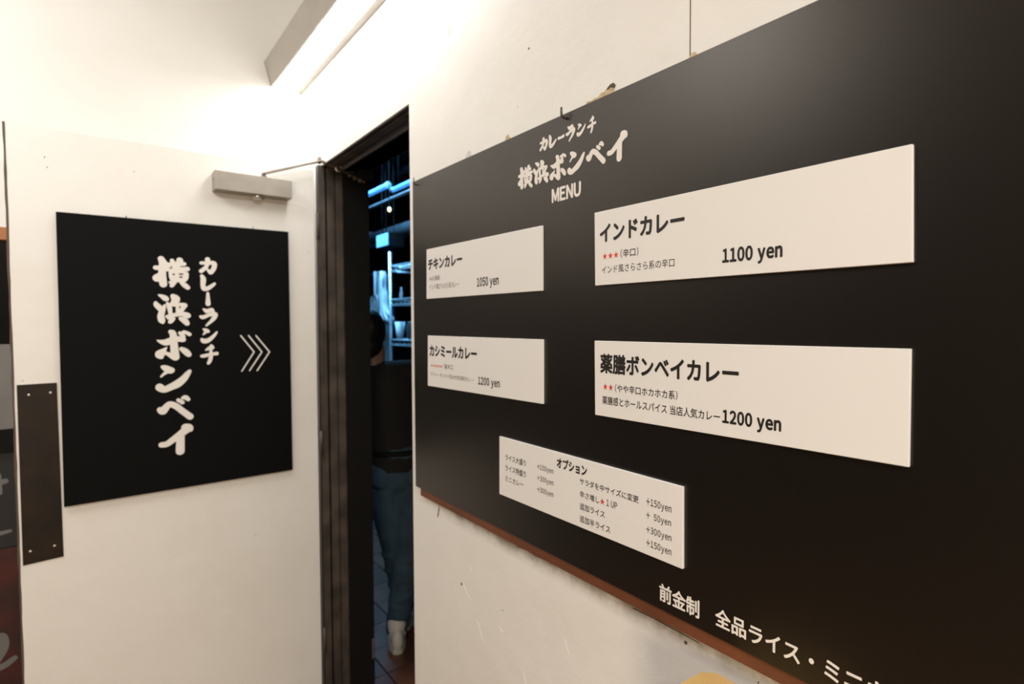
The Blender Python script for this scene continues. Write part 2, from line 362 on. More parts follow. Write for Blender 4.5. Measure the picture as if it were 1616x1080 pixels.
# ------------------------------------------------------------------ measured data (metres on the wall and door planes)
TEXTS = {
 'chicken': [
  ('title_text', 'チキンカレー', 0.8655, 1.0264, 1.6305, 1.6584, 0.045, None, 'ink'),
  ('note_text', 'mild(普通)', 0.872, 0.9247, 1.6034, 1.6156, 0, None, 'grey'),
  ('note_text', 'インド風さらさら系カレー', 0.8716, 1.0111, 1.5822, 1.5954, 0, None, 'grey'),
  ('price_text', '1050 yen', 1.0855, 1.1666, 1.5728, 1.598, 0.03, None, 'ink'),
 ],
 'kashmir': [
  ('title_text', 'カシミールカレー', 0.8698, 1.0837, 1.4188, 1.4464, 0.045, None, 'ink'),
  ('star_row', '★★★★★', 0.8748, 0.9316, 1.3921, 1.4004, 0, None, 'red'),
  ('note_text', '(最辛口)', 0.9389, 0.9839, 1.3909, 1.403, 0, None, 'grey'),
  ('note_text', 'デリー・ボンベイ系の代名詞的カレー', 0.8744, 1.07, 1.3694, 1.3798, 0, None, 'grey'),
  ('price_text', '1200 yen', 1.0877, 1.169, 1.3618, 1.3839, 0.03, None, 'ink'),
 ],
 'indian': [
  ('title_text', 'インドカレー', 1.4525, 1.6161, 1.6295, 1.6591, 0.042, None, 'ink'),
  ('star_row', '★★★', 1.4588, 1.4932, 1.6022, 1.6131, 0, None, 'red'),
  ('note_text', '(辛口)', 1.4976, 1.5334, 1.6013, 1.6146, 0.01, None, 'ink'),
  ('note_text', 'インド風さらさら系の辛口', 1.4574, 1.5994, 1.5791, 1.5918, 0.0, None, 'ink'),
  ('price_text', '1100 yen', 1.6751, 1.7557, 1.5723, 1.5966, 0.042, None, 'ink'),
 ],
 'medicinal': [
  ('title_text', '薬膳ボンベイカレー', 1.4538, 1.7004, 1.4168, 1.4493, 0.036, None, 'ink'),
  ('star_row', '★★', 1.4601, 1.4825, 1.39, 1.4015, 0, None, 'red'),
  ('note_text', '(やや辛口ホカホカ系)', 1.4866, 1.606, 1.3885, 1.4017, 0.01, None, 'ink'),
  ('note_text', '薬膳感とホールスパイス 当店人気カレー', 1.4587, 1.6738, 1.3664, 1.38, 0.01, None, 'ink'),
  ('price_text', '1200 yen', 1.6772, 1.7567, 1.361, 1.3844, 0.042, None, 'ink'),
 ],
 'option': [
  ('title_text', 'オプション', 1.3455, 1.4233, 1.2374, 1.257, 0.042, None, 'ink'),
  ('item_text', 'ライス大盛り', 1.1875, 1.2552, 1.2204, 1.2331, 0.01, None, 'ink'),
  ('item_text', 'ライス特盛り', 1.1873, 1.2551, 1.1984, 1.2114, 0.01, None, 'ink'),
  ('item_text', 'ミニカレー', 1.1871, 1.2466, 1.1773, 1.1881, 0.01, None, 'ink'),
  ('price_text', '+150yen', 1.2897, 1.3362, 1.2208, 1.2334, 0.01, None, 'ink'),
  ('price_text', '+300yen', 1.2896, 1.3361, 1.1991, 1.2119, 0.01, None, 'ink'),
  ('price_text', '+300yen', 1.2895, 1.336, 1.1777, 1.1902, 0.01, None, 'ink'),
  ('item_text', 'サラダを中サイズに変更', 1.4054, 1.5357, 1.2209, 1.2323, 0.01, None, 'ink'),
  ('item_text', '辛さ増し', 1.4054, 1.452, 1.1987, 1.2102, 0.01, None, 'ink'),
  ('star_row', '★', 1.4537, 1.4643, 1.1992, 1.21, 0, None, 'red'),
  ('item_text', '1 UP', 1.4682, 1.4916, 1.1998, 1.2107, 0.01, None, 'ink'),
  ('item_text', '追加ライス', 1.4054, 1.4643, 1.1773, 1.1895, 0.01, None, 'ink'),
  ('item_text', '追加半ライス', 1.4054, 1.4767, 1.1555, 1.1678, 0.01, None, 'ink'),
  ('price_text', '+150yen', 1.5504, 1.5966, 1.22, 1.2341, 0.01, None, 'ink'),
  ('price_text', '+  50yen', 1.5505, 1.596, 1.1997, 1.2129, 0.01, None, 'ink'),
  ('price_text', '+300yen', 1.5506, 1.5969, 1.1778, 1.1911, 0.01, None, 'ink'),
  ('price_text', '+150yen', 1.5507, 1.597, 1.1571, 1.1705, 0.01, None, 'ink'),
 ],
 'board': [
  ('heading_text', 'MENU', 1.3275, 1.4033, 1.7161, 1.7417, 0.04, None, 'white'),
  ('notice_text', '前金制', 1.5718, 1.6412, 1.0828, 1.11, 0.026, None, 'white'),
  ('notice_text', '全品ライス・ミニカレー', 1.6659, 1.7803, 1.0856, 1.1115, 0.026, '全品ライス', 'white'),
 ],
}
CARDS = {
 'chicken': [(0.8579, 1.6832), (1.3047, 1.6794), (1.3042, 1.5593), (0.8554, 1.5607)],
 'kashmir': [(0.8602, 1.469), (1.3057, 1.469), (1.3052, 1.3485), (0.8577, 1.3435)],
 'indian': [(1.4399, 1.681), (1.887, 1.6787), (1.889, 1.5596), (1.4415, 1.561)],
 'medicinal': [(1.4401, 1.4697), (1.8889, 1.4717), (1.8893, 1.3502), (1.4417, 1.3461)],
 'option': [(1.1661, 1.2654), (1.6152, 1.2653), (1.616, 1.1466), (1.1651, 1.1447)],
}
SIGN = [(-0.7522, 1.8271), (-0.1073, 1.8294), (-0.1068, 0.9694), (-0.7551, 0.9642)]
GLYPHS = {
 'yoko': [[(-0.5124, 1.6792, 0.0067), (-0.4969, 1.6793, 0.0073), (-0.4811, 1.6826, 0.0066), (-0.4772, 1.6828, 0.0037)], [(-0.4966, 1.7076, 0.009), (-0.492, 1.6946, 0.011), (-0.4938, 1.6782, 0.0106), (-0.4946, 1.6578, 0.0106), (-0.4939, 1.6415, 0.011), (-0.4924, 1.6282, 0.0106)], [(-0.5094, 1.6465, 0.0116), (-0.5018, 1.6533, 0.0102), (-0.4947, 1.6598, 0.0082)], [(-0.4842, 1.6982, 0.0037), (-0.4792, 1.6903, 0.0045), (-0.4731, 1.6855, 0.0037)], [(-0.4773, 1.6924, 0.0045), (-0.4578, 1.6942, 0.0062), (-0.4399, 1.6949, 0.0067), (-0.4335, 1.6953, 0.0062)], [(-0.4669, 1.704, 0.0062), (-0.464, 1.6943, 0.0066), (-0.4616, 1.682, 0.0054)], [(-0.4468, 1.7073, 0.0079), (-0.4451, 1.7047, 0.0091), (-0.4507, 1.693, 0.0083), (-0.4528, 1.6763, 0.007)], [(-0.4804, 1.6728, 0.0041), (-0.46, 1.6755, 0.0054), (-0.4402, 1.6787, 0.0062), (-0.4248, 1.6795, 0.0071)], [(-0.4721, 1.665, 0.0056), (-0.4712, 1.6527, 0.0056), (-0.4687, 1.6446, 0.0056)], [(-0.4717, 1.6661, 0.0041), (-0.4512, 1.6685, 0.0046), (-0.4332, 1.668, 0.0046), (-0.43, 1.6646, 0.0071)], [(-0.4282, 1.663, 0.0069), (-0.4309, 1.6504, 0.0084), (-0.4355, 1.6435, 0.0071)], [(-0.4687, 1.6442, 0.0054), (-0.4518, 1.6428, 0.0071), (-0.4356, 1.6429, 0.0071)], [(-0.4545, 1.668, 0.0062), (-0.455, 1.641, 0.0062)], [(-0.4693, 1.6549, 0.0025), (-0.4334, 1.6578, 0.0025)], [(-0.4659, 1.6499, 0.0045), (-0.457, 1.6503, 0.0046)], [(-0.4737, 1.6341, 0.0045), (-0.4609, 1.6356, 0.0045), (-0.4664, 1.6282, 0.0062), (-0.4697, 1.6239, 0.0058)], [(-0.4421, 1.6337, 0.0054), (-0.4341, 1.6273, 0.0079), (-0.4251, 1.6193, 0.0071)]],
 'hama': [[(-0.5049, 1.5927, 0.0029), (-0.4971, 1.5892, 0.0061), (-0.4885, 1.5833, 0.0086), (-0.4847, 1.5807, 0.007)], [(-0.514, 1.5685, 0.0049), (-0.5124, 1.5624, 0.0077), (-0.5049, 1.5533, 0.0086), (-0.499, 1.5452, 0.0082)], [(-0.4899, 1.5601, 0.0041), (-0.496, 1.5452, 0.0078), (-0.5011, 1.5288, 0.0092), (-0.4996, 1.5145, 0.0098), (-0.4968, 1.5083, 0.0062), (-0.4966, 1.5032, 0.0021)], [(-0.4672, 1.5906, 0.007), (-0.4611, 1.5839, 0.0114), (-0.4594, 1.5788, 0.0116), (-0.4668, 1.5693, 0.0074), (-0.4731, 1.562, 0.0054)], [(-0.4827, 1.568, 0.0041), (-0.4777, 1.5557, 0.007), (-0.4757, 1.5413, 0.0062), (-0.4747, 1.531, 0.0054)], [(-0.466, 1.5621, 0.0054), (-0.4499, 1.564, 0.0058), (-0.4355, 1.5609, 0.0084)], [(-0.4365, 1.5563, 0.0059), (-0.4439, 1.5468, 0.0071), (-0.4504, 1.5384, 0.0062)], [(-0.4554, 1.5581, 0.0046), (-0.4549, 1.5394, 0.0054)], [(-0.4854, 1.5252, 0.0045), (-0.4631, 1.5304, 0.0062), (-0.4433, 1.5333, 0.0071), (-0.4289, 1.5292, 0.0092), (-0.4238, 1.5271, 0.0059)], [(-0.4811, 1.5196, 0.0045), (-0.4669, 1.5197, 0.005), (-0.4733, 1.5114, 0.007), (-0.4768, 1.5079, 0.0058)], [(-0.4472, 1.5191, 0.0058), (-0.4365, 1.5124, 0.0096), (-0.4294, 1.5029, 0.0076)]],
 'bo': [[(-0.4759, 1.4761, 0.0066), (-0.4698, 1.4708, 0.0095), (-0.468, 1.4521, 0.01), (-0.4671, 1.4313, 0.0108), (-0.4658, 1.4084, 0.0116), (-0.4643, 1.3948, 0.0117)], [(-0.5124, 1.4494, 0.002), (-0.502, 1.4446, 0.0062), (-0.4898, 1.4423, 0.0099), (-0.4774, 1.4471, 0.0103), (-0.4612, 1.453, 0.0091), (-0.4424, 1.4512, 0.0088)], [(-0.4881, 1.4261, 0.0021), (-0.4948, 1.4177, 0.0062), (-0.5037, 1.4077, 0.0123), (-0.5073, 1.4037, 0.0123), (-0.5031, 1.3964, 0.0066)], [(-0.4941, 1.4098, 0.0041), (-0.4836, 1.4049, 0.0062), (-0.4714, 1.3961, 0.0083)], [(-0.4466, 1.4203, 0.0067), (-0.4368, 1.4126, 0.0094), (-0.4279, 1.4028, 0.0088), (-0.4243, 1.3985, 0.0042)], [(-0.45, 1.4722, 0.0054), (-0.4447, 1.4663, 0.0063), (-0.4394, 1.4599, 0.005)], [(-0.4391, 1.4746, 0.0059), (-0.431, 1.4723, 0.0055), (-0.4232, 1.467, 0.0059)]],
 'n': [[(-0.5007, 1.3648, 0.0049), (-0.4917, 1.3598, 0.0095), (-0.4812, 1.353, 0.0108), (-0.4759, 1.3523, 0.0091)], [(-0.4866, 1.3492, 0.0058), (-0.4973, 1.3415, 0.0041), (-0.5048, 1.3337, 0.0029)], [(-0.5095, 1.3021, 0.0095), (-0.5087, 1.2989, 0.0119), (-0.4967, 1.2919, 0.0099), (-0.477, 1.2997, 0.0108), (-0.4589, 1.3089, 0.0121), (-0.4423, 1.3236, 0.0105), (-0.432, 1.3377, 0.0084), (-0.4254, 1.3468, 0.0055)]],
 'be': [[(-0.5097, 1.2278, 0.009), (-0.5022, 1.2232, 0.0113), (-0.4913, 1.2374, 0.0099), (-0.4815, 1.2433, 0.0095), (-0.4661, 1.2357, 0.0096), (-0.4487, 1.2184, 0.0096), (-0.4272, 1.1978, 0.0102)], [(-0.4594, 1.255, 0.0057), (-0.4491, 1.2472, 0.0064), (-0.4472, 1.2454, 0.005)], [(-0.4468, 1.2608, 0.005), (-0.4389, 1.2617, 0.0074), (-0.431, 1.2548, 0.006)]],
 'i': [[(-0.441, 1.1634, 0.0124), (-0.432, 1.1612, 0.0127), (-0.4271, 1.156, 0.0081)], [(-0.4361, 1.1594, 0.0138), (-0.4482, 1.1493, 0.0115), (-0.4742, 1.1296, 0.01), (-0.4939, 1.1162, 0.0091), (-0.5083, 1.1155, 0.0086)], [(-0.4553, 1.141, 0.0115), (-0.4565, 1.1158, 0.0119), (-0.4575, 1.0883, 0.0126)]],
 'ka': [[(-0.385, 1.7015, 0.0051), (-0.3676, 1.7026, 0.0055), (-0.3505, 1.7032, 0.0073), (-0.3458, 1.6981, 0.0077), (-0.349, 1.684, 0.0073), (-0.3569, 1.6725, 0.0073)], [(-0.3588, 1.6711, 0.006), (-0.3653, 1.6789, 0.0043), (-0.3684, 1.684, 0.0021)], [(-0.3659, 1.714, 0.0077), (-0.3661, 1.7022, 0.0068), (-0.3717, 1.6881, 0.006), (-0.3855, 1.6746, 0.0064)]],
 're': [[(-0.384, 1.6593, 0.0051), (-0.3797, 1.6484, 0.0081), (-0.3812, 1.6293, 0.0072), (-0.3779, 1.6177, 0.0077), (-0.3675, 1.6187, 0.0068), (-0.3539, 1.6282, 0.0056), (-0.3469, 1.6348, 0.0043)]],
 'dash': [[(-0.3674, 1.6025, 0.0043), (-0.3674, 1.585, 0.006), (-0.3674, 1.5679, 0.0077)]],
 'ra': [[(-0.3817, 1.5502, 0.0026), (-0.3709, 1.5433, 0.0073), (-0.3575, 1.5477, 0.0064), (-0.3541, 1.5435, 0.0056)], [(-0.3892, 1.5251, 0.0051), (-0.3827, 1.523, 0.0064), (-0.3655, 1.5305, 0.0056), (-0.3482, 1.5334, 0.0073), (-0.3484, 1.5252, 0.0073), (-0.3563, 1.5134, 0.006), (-0.366, 1.5037, 0.0043), (-0.3738, 1.4957, 0.003)]],
 'nn': [[(-0.382, 1.4834, 0.0034), (-0.3741, 1.479, 0.0064), (-0.3689, 1.4762, 0.0051)], [(-0.3761, 1.4748, 0.0043), (-0.381, 1.4684, 0.003), (-0.3842, 1.4653, 0.0017)], [(-0.3876, 1.4494, 0.0051), (-0.3824, 1.4443, 0.0077), (-0.371, 1.4458, 0.0073), (-0.3594, 1.4541, 0.006), (-0.3496, 1.4647, 0.0047), (-0.3436, 1.4733, 0.003)]],
 'chi': [[(-0.3609, 1.4283, 0.0047), (-0.3581, 1.4218, 0.0065), (-0.3668, 1.4199, 0.006), (-0.3773, 1.4142, 0.0021)], [(-0.3891, 1.3946, 0.0051), (-0.3796, 1.3957, 0.006), (-0.3624, 1.4, 0.0047), (-0.3451, 1.4015, 0.0061)], [(-0.3622, 1.4112, 0.0043), (-0.3621, 1.3961, 0.006), (-0.3657, 1.379, 0.006), (-0.3706, 1.3702, 0.0047)]],
}
LOGO = [
 ('yoko', 1.2266, 1.2734, 1.756, 1.8016),
 ('hama', 1.2739, 1.3203, 1.7561, 1.8012),
 ('bo', 1.3215, 1.3669, 1.7542, 1.8),
 ('n', 1.3689, 1.4128, 1.7568, 1.7966),
 ('be', 1.4154, 1.4606, 1.7581, 1.796),
 ('i', 1.4634, 1.5071, 1.7537, 1.8004),
 ('ka', 1.2931, 1.3172, 1.8159, 1.8413),
 ('re', 1.3193, 1.3409, 1.8159, 1.8409),
 ('dashh', 1.3436, 1.3618, 1.8253, 1.8319),
 ('ra', 1.3648, 1.3894, 1.8149, 1.8429),
 ('nn', 1.3923, 1.4149, 1.8174, 1.8394),
 ('chi', 1.4182, 1.4395, 1.8148, 1.8429),
]
CHEVRONS = [[(-0.2702, 1.4602), (-0.2289, 1.403), (-0.2692, 1.3383)], [(-0.2455, 1.4598), (-0.2036, 1.4021), (-0.2444, 1.3391)], [(-0.2217, 1.4594), (-0.1785, 1.4012), (-0.2199, 1.3378)]]
for _k in TEXTS:                 # read every character once while the scene is still empty
    for _e in TEXTS[_k]:
        for _c in _e[1]:
            if _c not in ' \u3000': glyph_mesh(_c)

# ------------------------------------------------------------------ the setting
WY = 0.015           # face of the menu wall
WT = 0.19            # its thickness
OX = 0.731           # right edge of the opening
HZ = 2.085           # head of the opening
bm = bmesh.new()
add_box(bm, -4.6, 0.0, WY, WT, 0, 3.0)
add_box(bm, OX, 4.2, WY, WT, 0, 3.0)
add_box(bm, 0.0, OX, WY, WT, HZ, 3.0)
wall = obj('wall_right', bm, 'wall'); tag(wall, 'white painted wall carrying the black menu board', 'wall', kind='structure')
bm = bmesh.new()
SX = -0.213
add_box(bm, SX-0.12, SX, -0.80, WY, 0, 2.9)
add_box(bm, SX-0.12, SX, -2.65, -0.80, 1.80, 2.9)
add_box(bm, SX-0.12, SX, -2.9, -2.65, 0, 2.9)
wl = obj('wall_left', bm, 'side_wall'); tag(wl, 'white side wall behind the open white door', 'wall', kind='structure')
tag(box('wall_back', SX-0.12, 4.2, -3.02, -2.9, 0, 2.9, 'farwall'), 'dim brown wall opposite the menu wall', 'wall', kind='structure')
tag(box('wall_near', 4.2, 4.32, -3.02, WT, 0, 3.0, 'farwall'), 'dim brown wall behind the viewer', 'wall', kind='structure')
tag(box('ceiling', -0.4, 4.3, -3.0, WY, 2.9, 3.0, 'ceil'), 'pale ceiling of the entrance room', 'ceiling', kind='structure')
tag(box('floor', -4.6, 4.3, -3.0, 3.2, -0.1, -0.006, 'grout'), 'dark floor running through the doorway', 'floor', kind='structure')
fl = [o for o in C.objects if o.name == 'floor'][0]
# quarry tiles inside the kitchen doorway, plain screed elsewhere
me = None; k = 0
for i in range(14):
    for j in range(8):
        x = -1.6 + i*0.20; y = 0.0 + j*0.20
        if me is None:
            b = bmesh.new(); add_box(b, -0.097, 0.097, -0.097, 0.097, -0.006, 0.0, 0.002)
            t0 = obj('floor_tile', b, 'tile', fl); me = t0.data; t0.location = (x, y, 0)
        else:
            t = t0.copy(); C.objects.link(t); t.location = (x, y, random.uniform(-0.0012, 0)); t.parent = fl
tag(box('wall_far', -4.7, -4.6, WT, 3.2, 0, 3.0, 'kwall'), 'dark far wall of the kitchen', 'wall', kind='structure')
tag(box('wall_kitchen', -4.7, 1.6, 3.2, 3.3, 0, 3.0, 'kwall'), 'dark rear wall of the kitchen', 'wall', kind='structure')
tag(box('wall_pantry', 1.5, 1.6, WT, 3.2, 0, 3.0, 'kwall'), 'dark right wall of the kitchen', 'wall', kind='structure')
tag(box('ceiling_kitchen', -4.7, 1.6, WT, 3.3, 3.0, 3.1, 'kwall'), 'dark kitchen ceiling', 'ceiling', kind='structure')
# dark lining on the kitchen side of the menu wall
tag(box('trim_lining', -4.6, -0.002, WT, WT+0.012, 0, 3.0, 'kwall'), 'dark panel lining the kitchen side of the wall', 'wall panel', kind='structure')

tag(box('floor_entrance', -0.2, 4.2, -2.9, -0.11, -0.006, 0.0, 'entrance'), 'warm brown floor of the entrance room', 'floor', kind='structure')
# details of the wall face
def patch(name, pts, m, th=0.0012, y=WY):
    b = bmesh.new(); add_prism(b, pts, 'y', y-th, y+0.0005)
    return obj(name, b, m, wall)
seam = box('plaster_seam', 1.6085, 1.6097, WY-0.0006, WY+0.001, 1.86, 2.9, 'dirt', wall); seam['label'] = 'thin vertical crack in the paint'
patch('bare_plaster_patch', [(1.166,1.86),(1.166,1.876),(1.169,1.882),(1.176,1.884),(1.181,1.877),(1.186,1.872),(1.197,1.8705),(1.212,1.8695),(1.214,1.86)], 'plaster')
patch('bare_plaster_patch', [(1.393,1.86),(1.397,1.872),(1.404,1.8775),(1.414,1.876),(1.420,1.8775),(1.430,1.8775),(1.437,1.882),(1.443,1.881),(1.450,1.8845),(1.459,1.886),(1.466,1.879),(1.464,1.872),(1.474,1.860)], 'plaster')
patch('dark_plaster_chip', [(1.449,1.8835),(1.457,1.8885),(1.464,1.889),(1.468,1.884),(1.466,1.880),(1.458,1.8835),(1.452,1.8815)], 'dirt', 0.0016)  # thin dark sliver along the upper edge of the plaster patch
patch('bare_plaster_patch', [(1.607,1.86),(1.6075,1.874),(1.613,1.880),(1.619,1.8785),(1.621,1.873),(1.618,1.866),(1.619,1.86)], 'plaster')
patch('grey_smudge', [(0.938,2.178),(0.936,2.195),(0.939,2.212),(0.945,2.217),(0.951,2.213),(0.953,2.197),(0.950,2.182),(0.944,2.174)], 'stainlight', 0.0004)
patch('grey_smudge', [(1.008,1.86),(1.012,1.878),(1.021,1.888),(1.033,1.886),(1.036,1.875),(1.03,1.86)], 'stainlight', 0.0004)
for (x, z, r) in ((0.980, 0.879, 0.0035), (1.608, 1.029, 0.0028), (1.243, 2.03, 0.0022), (1.147, 0.885, 0.0014), (1.72, 1.028, 0.0012)):
    b = bmesh.new(); add_lathe(b, [(r*0.4, WY-0.0008), (r, WY-0.0004), (r*1.1, WY+0.001)], (x, 0, z), 'y', 10)
    h = obj('nail_hole', b, 'dirt', wall)
patch('scratch', [(0.866,1.012),(0.872,1.030),(0.8745,1.040),(0.8765,1.032),(0.871,1.014),(0.868,1.008)], 'dirt', 0.0006)
patch('scratch', [(1.20,1.040),(1.23,1.0425),(1.26,1.0405),(1.30,1.0425),(1.30,1.0445),(1.255,1.0435),(1.22,1.0455),(1.20,1.0435)], 'dirt', 0.0006)
patch('scratch', [(1.505,1.038),(1.55,1.0395),(1.63,1.0385),(1.63,1.0395),(1.56,1.0415),(1.51,1.0405)], 'dirt', 0.0006)
# faint roller ridges in the paint
for (x, z, l, a) in ((1.06,.80,.05,-.9),(1.0,.87,.05,-.5),(1.14,.84,.03,.1),(1.23,.76,.06,-1.1),(1.02,.93,.025,-.2),(1.35,.9,.03,-.8)):
    b = bmesh.new(); n = 7
    P = [(x + l*(i/(n-1)-.5)*math.cos(a), WY-0.0001, z + l*(i/(n-1)-.5)*math.sin(a) + 0.004*math.sin(i*1.1)) for i in range(n)]
    add_tube(b, P, [0.0001,0.0004,0.0005,0.0004,0.0005,0.0004,0.0001], 6); obj('paint_ridge', b, 'wall', wall, True)

# door frame: folded dark steel jamb on the hinge side, head with its folds, plain jamb at the near side
fr = empty('door_frame', (0.36, 0.09, 0)); tag(fr, 'dark brown folded steel door frame lining the kitchen doorway', 'door frame', kind='structure')
JY = [0.003, 0.026, 0.026, 0.033, 0.033, 0.058, 0.058, 0.066, 0.066, 0.092, 0.098, 0.192]
JX = [0.0, 0.0, -0.012, -0.012, 0.003, 0.003, -0.009, -0.009, 0.001, 0.001, -0.010, -0.010]
def jamb_profile(o=0.0):
    pts = [(-0.018, 0.003)] + [(0.012 + jx, jy) for jx, jy in zip(JX, JY)] + [(-0.018, 0.192)]
    return pts
b = bmesh.new(); add_prism(b, jamb_profile(), 'z', 0, HZ); under(fr, obj('jamb', b, 'frame'))
b = bmesh.new(); add_prism(b, [(OX+0.001-(x+0.018), 0.045+y*0.77) for x, y in jamb_profile()], 'z', 0, HZ); under(fr, obj('jamb', b, 'frame'))
bm = bmesh.new()
hp = [(0.016, HZ)] + [(max(jy, 0.016), HZ-0.004-jx) for jx, jy in zip(JX, JY)] + [(0.192, HZ)]
add_prism(bm, hp, 'x', 0.002, OX-0.02); under(fr, obj('head', bm, 'frame'))
wbox(fr, 'stop_bead', 0.012, OX-0.03, 0.070, 0.076, HZ-0.022, HZ-0.010, 'frame')
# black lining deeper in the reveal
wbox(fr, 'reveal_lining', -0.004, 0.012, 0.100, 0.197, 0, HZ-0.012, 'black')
wbox(fr, 'floor_latch', 0.012, 0.016, 0.186, 0.194, 0.16, 0.24, 'arm')
for z in (1.86, 1.05, 0.30):
    b = bmesh.new(); add_tube(b, [(0.014, -0.002, z-0.05), (0.014, -0.002, z+0.05)], 0.006, 12); under(fr, obj('hinge_knuckle', b, 'frame', None, True))

# the open door leaf
dr = empty('door_1', (-0.02, -0.01, 0)); tag(dr, 'white painted door standing open against the side wall', 'door', kind='structure')
bm = bmesh.new(); add_box(bm, -0.036, 0.0, -0.858, -0.010, 0.008, 2.066, 0.0015); under(dr, obj('door_leaf', bm, 'leaf'))
bm = bmesh.new()
zz = [0.008 + i*0.0343 for i in range(61)]
P = [(-0.8605 - random.uniform(0, 0.0022), z) for z in zz] + [(-0.8555 - random.uniform(0, 0.0015), z) for z in reversed(zz)]
add_prism(bm, P, 'x', -0.036, 0.0006); under(dr, obj('worn_edge', bm, 'dirt'))
# push plate and its screws
pp = under(dr, obj('push_plate', (lambda b: (add_prism(b, [(-0.851,1.330),(-0.763,1.331),(-0.760,0.815),(-0.851,0.811)], 'x', 0.0, 0.002), b)[1])(bmesh.new()), 'plate'))
for (y, z) in ((-0.826,1.300),(-0.778,1.303),(-0.834,0.849),(-0.780,0.852)):
    b = bmesh.new(); add_lathe(b, [(0.0035,0.002),(0.003,0.0032),(0.0012,0.0038)], (0, y, z), 'x', 12)
    s = obj('plate_screw', b, 'screw'); s.parent = pp; s.matrix_parent_inverse = Matrix.Translation(dr.location).inverted() @ Matrix.Identity(4) if False else Matrix.Identity(4)
    s.parent = pp
for (y, z) in ((-0.774,1.982),(-0.769,1.954)):
    b = bmesh.new(); add_lathe(b, [(0.002,-0.0005),(0.0016,0.0006),(0.0005,0.0008)], (0, y, z), 'x', 8); under(dr, obj('screw_hole', b, 'dirt'))
for (y, z, l, a) in ((-0.49,0.74,.05,.3),(-0.35,0.50,.05,.2),(-0.25,1.70,.02,1.2)):
    b = bmesh.new(); add_tube(b, [(0.0, y, z), (0.0004, y+l*.5*math.cos(a), z+l*.5*math.sin(a)+.003), (0.0, y+l*math.cos(a), z+l*math.sin(a))], [0.0003,0.0008,0.0003], 6); under(dr, obj('paint_ridge', b, 'leaf', None, True))
# door closer: part of the door
cl = under(dr, obj('door_closer', (lambda b: (add_box(b, 0.0005, 0.055, -0.346, -0.103, 1.941, 2.003, 0.002), b)[1])(bmesh.new()), 'closer'))
cl['label'] = 'grey metal door closer body'
def sub(o, parent): o.parent = parent; return o
b = bmesh.new(); add_lathe(b, [(0.004, -0.3466), (0.004, -0.345)], (0.030, 0, 1.978), 'y', 12); sub(obj('end_screw', b, 'nail'), cl)
b = bmesh.new(); add_lathe(b, [(0.0155, 1.941), (0.0155, 1.934), (0.012, 1.929), (0.004, 1.927)], (0.032, -0.212, 0), 'z', 24); sub(obj('valve_knob', b, 'screw', None, True), cl)
b = bmesh.new(); add_lathe(b, [(0.010, 2.003), (0.010, 2.010), (0.006, 2.012), (0.006, 2.020)], (0.030, -0.190, 0), 'z', 16); sub(obj('pinion', b, 'nail'), cl)
E0 = Vector((0.030, -0.190, 2.019)); E1 = Vector((0.050, -0.004, 2.088)); E2 = Vector((0.045, 0.066, 2.073)); E3 = Vector((0.06, 0.160, 2.035))
def flatbar(a, b_, w, t, name, m, parent, ext=0.0):
    a, b_ = Vector(a), Vector(b_); d = (b_-a).normalized(); a = a - d*ext; b_ = b_ + d*ext
    s = Vector((0,0,1)).cross(d).normalized(); u = d.cross(s)
    bb = bmesh.new(); vs = []
    for p in (a, b_):
        for su, sv in ((-1,-1),(1,-1),(1,1),(-1,1)): vs.append(bb.verts.new(p + s*w/2*su + u*t/2*sv))
    for f in ((0,1,2,3),(7,6,5,4),(0,4,5,1),(1,5,6,2),(2,6,7,3),(3,7,4,0)): bb.faces.new([vs[i] for i in f])
    bmesh.ops.bevel(bb, geom=list(bb.edges), offset=t*.2, segments=1, affect='EDGES')
    return sub(obj(name, bb, m), parent)
flatbar(E0, E1, 0.018, 0.006, 'closer_arm', 'arm', cl, 0.006)
flatbar(E1 + Vector((0,0,0.004)), E2, 0.016, 0.006, 'closer_arm', 'arm', cl, 0.008)
b = bmesh.new(); add_tube(b, [E1 + Vector((0,0,-0.008)), E1 + Vector((0,0,0.014))], 0.006, 12); sub(obj('elbow_pin', b, 'nail', None, True), cl)
b = bmesh.new()
ring = [E2 + Vector((0.006, 0.011*math.cos(a*PI/8), 0.011*math.sin(a*PI/8))) for a in range(17)]
add_tube(b, ring, 0.0035, 8); sub(obj('swivel_ring', b, 'screw', None, True), cl)
flatbar(E2, E3, 0.014, 0.006, 'closer_arm', 'frame', cl, 0.004)
for k_ in range(3):
    p = E2.lerp(E3, 0.45 + 0.2*k_); b = bmesh.new(); add_lathe(b, [(0.008, p.z-0.009), (0.009, p.z), (0.006, p.z+0.008)], (p.x, p.y, 0), 'z', 12); sub(obj('link_bolt', b, 'frame', None, True), cl)
b = bmesh.new(); add_box(b, 0.035, 0.085, 0.130, 0.190, 2.045, 2.0755, 0.002); under(fr, obj('closer_shoe', b, 'black'))

# ------------------------------------------------------------------ ceiling-hung batten lamp on the wall
lp = empty('batten_lamp', (0.4, WY, 2.45)); tag(lp, 'long grey metal batten lamp glowing white above the doorway', 'lamp')
LX0, LX1 = -0.2118, 1.02
prof = [(0.0148, 2.437), (-0.0195, 2.4275), (-0.096, 2.4205), (-0.1005, 2.422), (-0.1250, 2.507), (0.0148, 2.530)]
bm = bmesh.new()
out = prof; inn = [(-0.021, 2.4365), (-0.092, 2.4300)]
